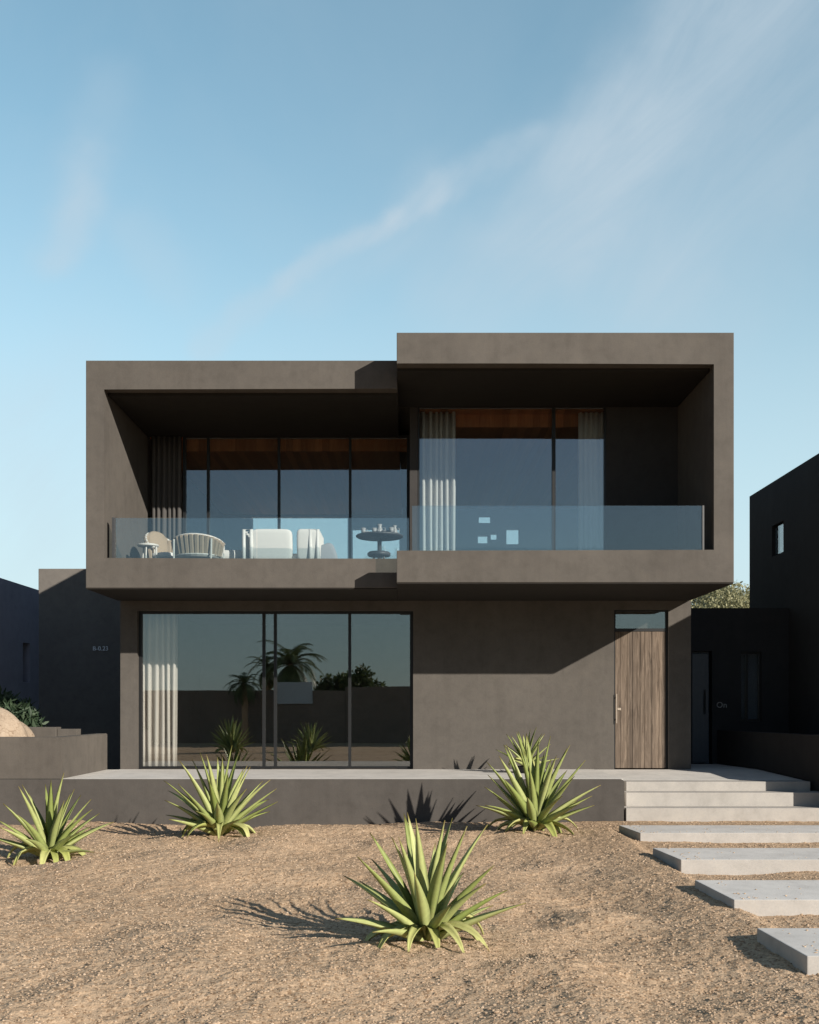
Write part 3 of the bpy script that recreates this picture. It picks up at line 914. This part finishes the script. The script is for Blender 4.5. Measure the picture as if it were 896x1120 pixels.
def leaf_cloud(name, pts, size, mat, parent, seed, long=2.2, up=.3):
    """many small pointed leaves at the given points"""
    r = np.random.RandomState(seed)
    n = len(pts)
    d = r.normal(size=(n, 3)); d[:, 2] += up; d /= np.linalg.norm(d, axis=1)[:, None]
    e = r.normal(size=(n, 3)); e -= (e*d).sum(1)[:, None]*d; e /= np.linalg.norm(e, axis=1)[:, None]
    s = size * (.6 + .8*r.rand(n))[:, None]
    nrm = np.cross(d, e)
    a = pts; b = pts + d*s*long*.45 + e*s*.5; c = pts + d*s*long + nrm*s*.15; f = pts + d*s*long*.45 - e*s*.5
    V = np.stack([a, b, c, f], 1).reshape(-1, 3)
    F = np.arange(4*n).reshape(n, 4)
    return np_obj(name, V, F, mat, parent)

def crown_points(n, blobs, seed):
    r = np.random.RandomState(seed); out = []
    w = np.array([b[3]**2 for b in blobs]); w /= w.sum()
    for (x, y, z, rad), k_ in zip(blobs, (w*n).astype(int)):
        d = r.normal(size=(k_, 3)); d /= np.linalg.norm(d, axis=1)[:, None]
        q = rad * (.45 + .6*r.rand(k_)**.6)[:, None]
        out.append(np.array([x, y, z]) + d*q*np.array([1, 1, .85]))
    return np.concatenate(out)

def broad_tree(name, loc, height, rad, mat, label, cat, seed, n=12000, leaf=.09, group=None):
    r = random.Random(seed)
    root = empty(name, loc); tag(root, label, cat, group)
    bm = B()
    th = height*.38
    tube(bm, [(0, 0, -.2), (.08, .03, th*.5), (0, 0, th)], .16*height/6, 10, .11*height/6)
    blobs = []
    for i in range(22):
        a = r.uniform(0, 2*PI); q = rad*math.sqrt(r.random())*.8
        zc = height*.45 + (height*.5 - rad*.25) * r.random() * (1 - .5*(q/rad)**2)
        b = (q*math.cos(a), q*math.sin(a), zc, rad*r.uniform(.24, .40)); blobs.append(b)
        if i < 10:
            m_ = Vector((b[0]*.4, b[1]*.4, th + (zc-th)*.45))
            tube(bm, [(0, 0, th*.8), m_, b[:3]], .06*height/6, 6, .015)
    obj('trunk', bm, M['bark'], root)
    leaf_cloud('crown', crown_points(n, blobs, seed), leaf, mat, root, seed)
    return root
broad_tree('olive_tree', (X(797, 36), 36, H - 1.62), 6.7, 3.6, M['olive'], 'dusty olive-green tree showing over the black low wing', 'tree', 3, 60000, .05)

# dark shrub left
root = empty('shrub', (-7.62, 18.55, H - 1.62)); tag(root, 'dark green bushy shrub behind the tan boulder', 'shrub')
blobs = [(-.6, .0, 1.35, .55), (.0, .1, 1.45, .5), (.30, -.05, 1.35, .5), (-1.2, 0, 1.4, .6), (.1, -.2, .8, .6), (.40, .1, .8, .5), (-.5, -.2, .8, .65), (-.2, .1, 1.6, .38), (-.9, .05, 1.6, .4), (.45, 0, 1.15, .4)]
leaf_cloud('crown', crown_points(13000, blobs, 9), .045, M['shrub'], root, 9, 3.6, .6)
bm = B()
for b in blobs[:7]: tube(bm, [(b[0]*.3, b[1]*.3, -.1), (b[0]*.6, b[1]*.7, b[2]*.5), b[:3]], .025, 6, .008)
obj('stem', bm, M['bark'], root)

# ------------------------------------------------------------------ balcony furniture
FZ = H + 2.05
def empty_thing(name, x, y, label, cat, group=None, rz=0, z=FZ):
    o = empty(name, (x, y, z)); o.rotation_euler = (0, 0, rz); return tag(o, label, cat, group)
t = empty_thing('side_table', X(162, 16.3), 16.3, 'small round white side table at the left end of the balcony', 'side table')
bm = B(); lathe(bm, [(0, .575), (.165, .575), (.172, .585), (.172, .60), (.165, .608), (0, .608)], (0, 0, 0), 28); obj('tabletop', bm, M['white'], t)
for i in range(3):
    a = i*2*PI/3 + .5
    bm = B(); tube(bm, [(.10*math.cos(a), .10*math.sin(a), .575), (.15*math.cos(a), .15*math.sin(a), 0)], .011, 8); obj('leg', bm, M['white'], t)

def rope_chair(x, y, rz, label, tall):
    t = empty_thing('lounge_chair', x, y, label, 'chair', 'white framed lounge chairs on the left balcony', rz)
    if tall < .5: t.scale = (1.14, 1.1, 1.03)
    bm = B()       # curved frame: arms and back rail
    pts = []
    for i in range(17):
        a = -PI*.08 + PI*1.16*i/16
        pts.append((.36*math.cos(a), .30*math.sin(a)*1.05, .56 + tall*.30*max(0, math.sin(a))))
    tube(bm, pts, .017, 8); obj('arm_rail', bm, M['white'], t, smooth=True)
    for lx, ly in ((-.33, -.1), (.33, -.1), (-.27, .26), (.27, .26)):
        bm = B(); tube(bm, [(lx, ly, .56 if ly < 0 else .60), (lx*.98, ly*1.05, 0)], .014, 8); obj('leg', bm, M['white'], t)
    bm = B()       # woven back shell of cords between seat and rail
    for i in range(1, 16):
        a = -PI*.02 + PI*1.04*i/16
        top = (.36*math.cos(a), .315*math.sin(a), .56 + tall*.30*max(0, math.sin(a)))
        tube(bm, [top, (.31*math.cos(a), .26*math.sin(a), .36)], .036, 6)
    obj('woven_back', bm, M['beige'], t)
    bm = B(); lathe(bm, [(0, .33), (.30, .33), (.33, .36), (.33, .375), (0, .375)], (0, 0, 0), 24); obj('seat', bm, M['white'], t)
    bm = B(); pillow_bm(bm, 0, -.02, .43, .58, .52, .13, None, .55); obj('seat_cushion', bm, M['canvas'], t, smooth=True)
    if tall > .5:
        bm = B(); pillow_bm(bm, 0, .22, .68, .42, .13, .42, Matrix.Rotation(-.2, 3, 'X'), .75); obj('back_cushion', bm, M['beige'], t, smooth=True)
rope_chair(X(182, 16.5), 16.55, 1.0, 'white framed lounge chair with high rounded beige back beside side table', 1.0)
rope_chair(X(219, 16.2), 16.1, 3.0, 'low woven beige lounge chair turned away, left of the white sofa', .35)

t = empty_thing('ottoman', X(255, 16.5), 16.5, 'low white cushioned ottoman between the woven chair and the sofa', 'ottoman')
bm = B(); box(bm, -.24, .24, -.25, .25, .30, .36, .01); obj('frame', bm, M['white'], t)
bm = B(); pillow_bm(bm, 0, 0, .44, .5, .5, .17, None, .35); obj('cushion', bm, M['canvas'], t, smooth=True)
for lx in (-.21, .21):
    for ly in (-.22, .22):
        bm = B(); tube(bm, [(lx, ly, .31), (lx, ly, 0)], .016, 8); obj('leg', bm, M['white'], t)

xs0, xs1 = X(269, 16.35), X(351, 16.35)
t = empty_thing('sofa', (xs0+xs1)/2, 16.4, 'white outdoor sofa with woven rope arms seen from behind the glass', 'sofa')
hw = (xs1 - xs0)/2
bm = B(); box(bm, -hw+.05, hw-.05, -.38, .38, .22, .30, .01); obj('frame', bm, M['white'], t)
for sx in (-1, 1):
    bm = B()
    for i in range(9):      # rope wrapped arm
        yy = -.38 + i*.095
        tube(bm, [(sx*(hw-.02), yy, .18), (sx*(hw-.02), yy, .80 - .02*(i % 2)), (sx*(hw-.14), yy, .80 - .02*(i % 2)), (sx*(hw-.14), yy, .25)], .030, 6)
    obj('arm', bm, M['canvas'], t, smooth=True)
    for ly in (-.33, .33):
        bm = B(); tube(bm, [(sx*(hw-.1), ly, .23), (sx*(hw-.1), ly, 0)], .018, 8); obj('leg', bm, M['white'], t)
for cx, w_ in ((-.15, .66), (.43, .36)):
    bm = B(); pillow_bm(bm, cx, -.30, .57, w_, .17, .50, Matrix.Rotation(.10, 3, 'X'), .3); obj('back_cushion', bm, M['canvas'], t, smooth=True)
bm = B(); pillow_bm(bm, 0, .05, .37, hw*2-.3, .62, .16, None, .3); obj('seat_cushion', bm, M['canvas'], t, smooth=True)
bm = B(); pillow_bm(bm, 0, 0, .17, .34, .12, .34, Matrix.Rotation(-.35, 3, 'Y'), .5)
o = obj('throw_pillow', bm, M['grey_cloth'], smooth=True); o.location = (X(357, 16.4), 16.35, FZ + .28)
tag(o, 'grey throw pillow leaning at the right end of the white sofa', 'pillow')
t = empty_thing('pouf', X(360, 16.5), 16.45, 'low grey pouf carrying a pillow, right of the sofa', 'pouf')
bm = B(); lathe(bm, [(0, 0), (.15, 0), (.17, .05), (.17, .23), (.15, .275), (0, .275)], (0, 0, 0), 24); obj('cushion', bm, M['grey_cloth'], t, smooth=True)
bm = B(); lathe(bm, [(.171, .13), (.178, .14), (.171, .15)], (0, 0, 0), 24); obj('piping', bm, M['canvas'], t)

t = empty_thing('dining_table', X(415, 16.5), 16.6, 'round pedestal table with dishes at the right end of the left balcony', 'table')
bm = B(); lathe(bm, [(0, .77), (.37, .77), (.39, .785), (.39, .80), (.37, .812), (0, .812)], (0, 0, 0), 36); obj('tabletop', bm, M['dark_table'], t)
bm = B(); lathe(bm, [(.20, 0), (.20, .02), (.05, .04), (.035, .08), (.035, .70), (.06, .74), (.25, .768)], (0, 0, 0), 28); obj('pedestal', bm, M['dark_table'], t, smooth=True)
dish = [('bowl', -.2, .05, .08, .06), ('bowl', .12, -.08, .09, .055), ('jug', 0.0, .12, .06, .20), ('jug', .25, .06, .05, .17), ('cup', -.08, -.15, .04, .09), ('cup', .2, -.2, .04, .09), ('cup', -.26, -.1, .04, .10)]
lab = {'bowl': ['pale bowl toward the left of the round balcony table', 'pale bowl toward the right of the round balcony table'],
       'jug': ['tall pale jug at the middle of the round balcony table', 'slim pale jug toward the right rim of the round table'],
       'cup': ['small pale cup at the front of the round balcony table', 'small pale cup near the right front rim of the table', 'small pale cup near the left rim of the table']}
cnt = {}
for kind, dx, dy, r_, h_ in dish:
    bm = B()
    if kind == 'bowl': prof = [(r_*.4, 0), (r_*.45, .01), (r_*.85, h_*.5), (r_, h_), (r_*.94, h_), (r_*.75, h_*.5), (0, .02)]
    elif kind == 'jug': prof = [(r_*.8, 0), (r_, h_*.3), (r_*.8, h_*.6), (r_*.5, h_*.8), (r_*.7, h_), (r_*.6, h_), (r_*.4, h_*.8), (0, h_*.7)]
    else: prof = [(r_*.8, 0), (r_, h_), (r_*.9, h_), (r_*.7, .015), (0, .015)]
    lathe(bm, prof, (0, 0, 0), 20)
    if kind != 'bowl': tube(bm, [(r_*.85, 0, h_*.75), (r_*1.5, 0, h_*.7), (r_*1.5, 0, h_*.35), (r_*.9, 0, h_*.25)], .006, 6)
    o = obj(kind, bm, M['dish'], smooth=True); o.location = (X(415, 16.5) + dx, 16.6 + dy, FZ + .8125)
    cnt[kind] = cnt.get(kind, -1) + 1
    tag(o, lab[kind][cnt[kind]], kind, 'dishes on the balcony table')
t = empty_thing('stool', X(415, 16.2), 16.0, 'low dark stool in front of the pedestal table', 'stool')
bm = B(); lathe(bm, [(0, .37), (.17, .37), (.185, .39), (.185, .42), (.16, .44), (0, .445)], (0, 0, 0), 28); obj('seat', bm, M['dark_table'], t, smooth=True)
for i in range(4):
    a = i*PI/2 + PI/4
    bm = B(); tube(bm, [(.11*math.cos(a), .11*math.sin(a), .37), (.17*math.cos(a), .17*math.sin(a), 0)], .015, 8); obj('leg', bm, M['dark_table'], t)

# ------------------------------------------------------------------ what the windows mirror: the far side of the street
YS = -13.0
bm = B(); boxz(bm, -30, -3.0, YS - .3, YS, -1.9, .85, .01); boxz(bm, -2.99, 4.5, YS - .3, YS - .02, -1.9, 1.02, .01); boxz(bm, 4.51, 30, YS - .3, YS, -1.9, .70, .01)
tag(obj('street_wall', bm, M['street_wall']), 'long dark wall across the street, mirrored in the ground-floor window', 'wall')
k = (2*YF - YS) / 1100
bm = B()
boxz(bm, (302.5-448)*k, (341-448)*k, YS + .02, YS + .07, (775-770)*k, (775-746)*k, .006)
gt = tag(obj('billboard', bm, simple('pale_grey_panel', (.42, .42, .43), .7)), 'blank pale panel on the dark street wall, mirrored in the window', 'panel')
def palm(x, y, h, fr, seed, label, n=40):
    r = random.Random(seed)
    root = empty('palm_tree', (x, y, H - 1.62)); tag(root, label, 'palm tree', 'palms across the street')
    bm = B()
    tube(bm, [(0, 0, -.2), (.04, 0, h*.3), (.05, .02, h*.7), (0, 0, h)], [.22, .17, .14, .12], 12); obj('trunk', bm, M['palm_bark'], root)
    V, F = [], []
    for i in range(n):
        az = i*2.4 + r.uniform(-.2, .2); inc = math.radians(r.uniform(-45, 80)); L = fr*r.uniform(.8, 1.1)
        p = Vector((0, 0, h)); ang = inc; d = Vector((math.cos(az), math.sin(az), 0)); s_ = Vector((-math.sin(az), math.cos(az), 0))
        m_ = 22
        for j in range(m_):
            t = j/m_
            tg = d*math.cos(ang) + Vector((0, 0, math.sin(ang)))
            q = p + tg*(L/m_)
            for sg in (-1, 1):
                l = .34*fr*(.25 + math.sin(PI*min(1, t*.9 + .12)))*r.uniform(.7, 1.1)*.6
                tip = p + tg*l*.7 + s_*sg*l*.8 + Vector((0, 0, -.25*l))
                b = len(V); V += [p, p + tg*.03*fr + s_*sg*.005, tip, p - tg*.012*fr]; F.append((b, b+1, b+2, b+3))
            b = len(V); V += [p + s_*.012, p - s_*.012, q - s_*.010, q + s_*.010]; F.append((b, b+1, b+2, b+3))
            p = q; ang -= r.uniform(.05, .12)
    np_obj('crown', [tuple(v) for v in V], F, M['palm'], root)
palm(X(268, 46.5), YS + .9, 2.75, 1.15, 61, 'short palm with a bare tan trunk, mirrored in the ground-floor window')
palm(X(313, 46.5), YS - 1.2, 3.75, 2.15, 62, 'tallest palm, mirrored at the middle of the ground-floor window', 44)
palm(X(284, 46.5), YS - 2.0, 3.6, 1.4, 63, 'slim palm behind the tallest one, mirrored in the ground-floor window', 26)
broad_tree('street_tree', (X(392, 47), YS - 1.6, H - 1.62), 4.1, 1.15, M['palm'], 'small round tree over the street wall, mirrored at the window edge', 'tree', 71, 3500, .10)
broad_tree('street_tree', (X(360, 47), YS - 2.2, H - 1.62), 3.7, 1.0, M['palm'], 'low bushy tree over the street wall, mirrored beside the tallest palm', 'tree', 72, 2500, .10)
agave('agave', (-6.6, -3.2, H - 1.64), 1.35, 1.9, 81, 'big agave mirrored in the left pane of the ground-floor window', 34, 10)
agave('agave', (-3.75, -4.0, H - 1.64), 1.15, 1.9, 82, 'big agave mirrored in the middle pane of the ground-floor window', 30, 10)

# ------------------------------------------------------------------ light, sky, camera
sun_dir = Vector((1.0, -1.0, .54)).normalized()       # towards the sun
elev = math.asin(sun_dir.z)
sl = bpy.data.lights.new('sun', 'SUN'); sl.energy = 5.0; sl.angle = math.radians(.53); sl.color = (1.0, .93, .83)
so = bpy.data.objects.new('sun', sl); so.rotation_euler = (-sun_dir).to_track_quat('-Z', 'Y').to_euler(); link(so)
so.location = (12, -12, 14)

w = bpy.data.worlds.new('World'); scene.world = w; w.use_nodes = True
nt = w.node_tree; nt.nodes.clear()
out = node(nt, 'ShaderNodeOutputWorld'); bg = node(nt, 'ShaderNodeBackground'); nt.links.new(bg.outputs[0], out.inputs[0])
sky = node(nt, 'ShaderNodeTexSky', sky_type='NISHITA')
sky.sun_disc = False; sky.sun_elevation = elev; sky.sun_rotation = math.radians(135)
sky.air_density = 1.0; sky.dust_density = .25; sky.ozone_density = 1.5; sky.altitude = 100
SKY_STRENGTH = .055
bg.inputs['Strength'].default_value = SKY_STRENGTH
tc = node(nt, 'ShaderNodeTexCoord'); sp = node(nt, 'ShaderNodeSeparateXYZ'); nt.links.new(tc.outputs['Generated'], sp.inputs[0])
ay = math_n(nt, 'MAXIMUM', math_n(nt, 'ABSOLUTE', sp.outputs[1]), .08)
u = math_n(nt, 'DIVIDE', sp.outputs[0], ay); v = math_n(nt, 'DIVIDE', sp.outputs[2], ay)
cb = node(nt, 'ShaderNodeCombineXYZ'); nt.links.new(u, cb.inputs[0]); nt.links.new(v, cb.inputs[1])
nz = node(nt, 'ShaderNodeTexNoise'); nz.inputs['Scale'].default_value = 6; nz.inputs['Detail'].default_value = 5; nt.links.new(cb.outputs[0], nz.inputs['Vector'])
off = node(nt, 'ShaderNodeVectorMath', operation='SUBTRACT'); nt.links.new(nz.outputs['Color'], off.inputs[0]); off.inputs[1].default_value = (.5, .5, .5)
offs = node(nt, 'ShaderNodeVectorMath', operation='SCALE'); nt.links.new(off.outputs[0], offs.inputs[0]); offs.inputs['Scale'].default_value = .11
pw = node(nt, 'ShaderNodeVectorMath', operation='ADD'); nt.links.new(cb.outputs[0], pw.inputs[0]); nt.links.new(offs.outputs[0], pw.inputs[1])
P = pw.outputs[0]
def uv(px, py): return ((px-448)/1100, (775-py)/1100)
def wisp(a, b, width, amount):
    a = Vector((*uv(*a), 0)); b = Vector((*uv(*b), 0)); ba = b - a
    pa = node(nt, 'ShaderNodeVectorMath', operation='SUBTRACT'); nt.links.new(P, pa.inputs[0]); pa.inputs[1].default_value = a
    dt = node(nt, 'ShaderNodeVectorMath', operation='DOT_PRODUCT'); nt.links.new(pa.outputs[0], dt.inputs[0]); dt.inputs[1].default_value = ba
    h = math_n(nt, 'MULTIPLY', dt.outputs['Value'], 1/ba.length_squared, True)
    sc_ = node(nt, 'ShaderNodeVectorMath', operation='SCALE'); sc_.inputs[0].default_value = ba; nt.links.new(h, sc_.inputs['Scale'])
    df = node(nt, 'ShaderNodeVectorMath', operation='DISTANCE'); nt.links.new(pa.outputs[0], df.inputs[0]); nt.links.new(sc_.outputs[0], df.inputs[1])
    mr = node(nt, 'ShaderNodeMapRange', interpolation_type='SMOOTHERSTEP'); nt.links.new(df.outputs['Value'], mr.inputs[0])
    mr.inputs[1].default_value = 0; mr.inputs[2].default_value = width/1100; mr.inputs[3].default_value = amount; mr.inputs[4].default_value = 0
    return mr.outputs[0]
ws = [wisp((830, -60), (615, 245), 115, .42), wisp((700, 140), (500, 320), 110, .30), wisp((890, 20), (720, 250), 230, .42),
      wisp((480, 205), (425, 222), 26, .40), wisp((425, 222), (320, 305), 30, .52), wisp((320, 305), (225, 368), 30, .36), wisp((578, 152), (480, 212), 26, .34), wisp((470, 215), (340, 320), 70, .22),
      wisp((105, 160), (55, 265), 48, .38), wisp((150, 240), (200, 300), 60, .18), wisp((130, 90), (90, 190), 70, .14), wisp((40, 560), (60, 460), 150, .28)]
tot = ws[0]
for q in ws[1:]: tot = math_n(nt, 'SUBTRACT', math_n(nt, 'ADD', tot, q), math_n(nt, 'MULTIPLY', tot, q))
# fibrous break-up along the wind direction
mp = node(nt, 'ShaderNodeMapping'); mp.inputs['Rotation'].default_value = (0, 0, math.radians(-50))
nt.links.new(cb.outputs[0], mp.inputs['Vector'])
mp2 = node(nt, 'ShaderNodeMapping'); mp2.inputs['Scale'].default_value = (1.4, 5.2, 1); nt.links.new(mp.outputs[0], mp2.inputs['Vector']); mp = mp2
fb = noise(nt, mp.outputs[0], 1.7, 8, .64, .9)
fib = node(nt, 'ShaderNodeMapRange'); nt.links.new(fb, fib.inputs[0]); fib.inputs[1].default_value = .3; fib.inputs[2].default_value = .7; fib.inputs[3].default_value = .5; fib.inputs[4].default_value = 1.2
cl = math_n(nt, 'MULTIPLY', tot, fib.outputs[0], True)
thin = node(nt, 'ShaderNodeMapRange'); nt.links.new(noise(nt, cb.outputs[0], 2.3, 6, .6, .5), thin.inputs[0])
thin.inputs[1].default_value = .42; thin.inputs[2].default_value = .75; thin.inputs[3].default_value = 0; thin.inputs[4].default_value = .16
cl = math_n(nt, 'ADD', cl, thin.outputs[0], True)
CLOUD = (8.0, 9.5, 10.7)
gain = node(nt, 'ShaderNodeMapRange', interpolation_type='SMOOTHSTEP'); nt.links.new(math_n(nt, 'SUBTRACT', sp.outputs[1], math_n(nt, 'MULTIPLY', math_n(nt, 'SUBTRACT', .34, sp.outputs[2], True), 1.9)), gain.inputs[0])
gain.inputs[1].default_value = -.1; gain.inputs[2].default_value = .45; gain.inputs[3].default_value = 0; gain.inputs[4].default_value = 1
veil = mixc(nt, gain.outputs[0], (1, 1, 1), (2.55, 3.2, 2.72))      # thin bright veil over the northern half of the sky
colr = mixc(nt, 1.0, sky.outputs[0], veil, 'MULTIPLY')
hz = node(nt, 'ShaderNodeMapRange', interpolation_type='SMOOTHSTEP'); nt.links.new(sp.outputs[2], hz.inputs[0])
hz.inputs[1].default_value = 0; hz.inputs[2].default_value = .56; hz.inputs[3].default_value = .94; hz.inputs[4].default_value = .12
north = node(nt, 'ShaderNodeMapRange', interpolation_type='SMOOTHSTEP'); nt.links.new(sp.outputs[1], north.inputs[0])
north.inputs[1].default_value = -.1; north.inputs[2].default_value = .35
colr = mixc(nt, math_n(nt, 'MULTIPLY', hz.outputs[0], north.outputs[0]), colr, (8.9, 10.9, 11.9))     # pale haze low over the hills
low = node(nt, 'ShaderNodeMapRange', interpolation_type='SMOOTHSTEP'); nt.links.new(sp.outputs[2], low.inputs[0])
low.inputs[1].default_value = 0; low.inputs[2].default_value = .30; low.inputs[3].default_value = .68; low.inputs[4].default_value = .0
south = math_n(nt, 'SUBTRACT', 1.0, north.outputs[0])
colr = mixc(nt, math_n(nt, 'MULTIPLY', low.outputs[0], south), colr, (3.2, 5.3, 6.3))     # sea haze on the other side
colr = mixc(nt, cl, colr, CLOUD)
nt.links.new(colr, bg.inputs['Color'])

cam = bpy.data.cameras.new('camera'); co = bpy.data.objects.new('camera', cam); link(co)
co.location = (0, 0, H); co.rotation_euler = (PI/2, 0, 0)
cam.sensor_fit = 'HORIZONTAL'; cam.sensor_width = 36; cam.lens = 36*1100/896
cam.shift_y = (775-560)/896
cam.clip_start = .05; cam.clip_end = 2000
scene.camera = co

scene.render.engine = 'CYCLES'
cy = scene.cycles
cy.use_denoising = True
cy.max_bounces = 10; cy.transparent_max_bounces = 24; cy.diffuse_bounces = 4; cy.glossy_bounces = 5
cy.caustics_reflective = False; cy.caustics_refractive = False
cy.sample_clamp_indirect = 6
vs = scene.view_settings
vs.view_transform = 'Standard'; vs.look = 'None'; vs.exposure = 0.35; vs.gamma = 1.0; vs.use_curve_mapping = False
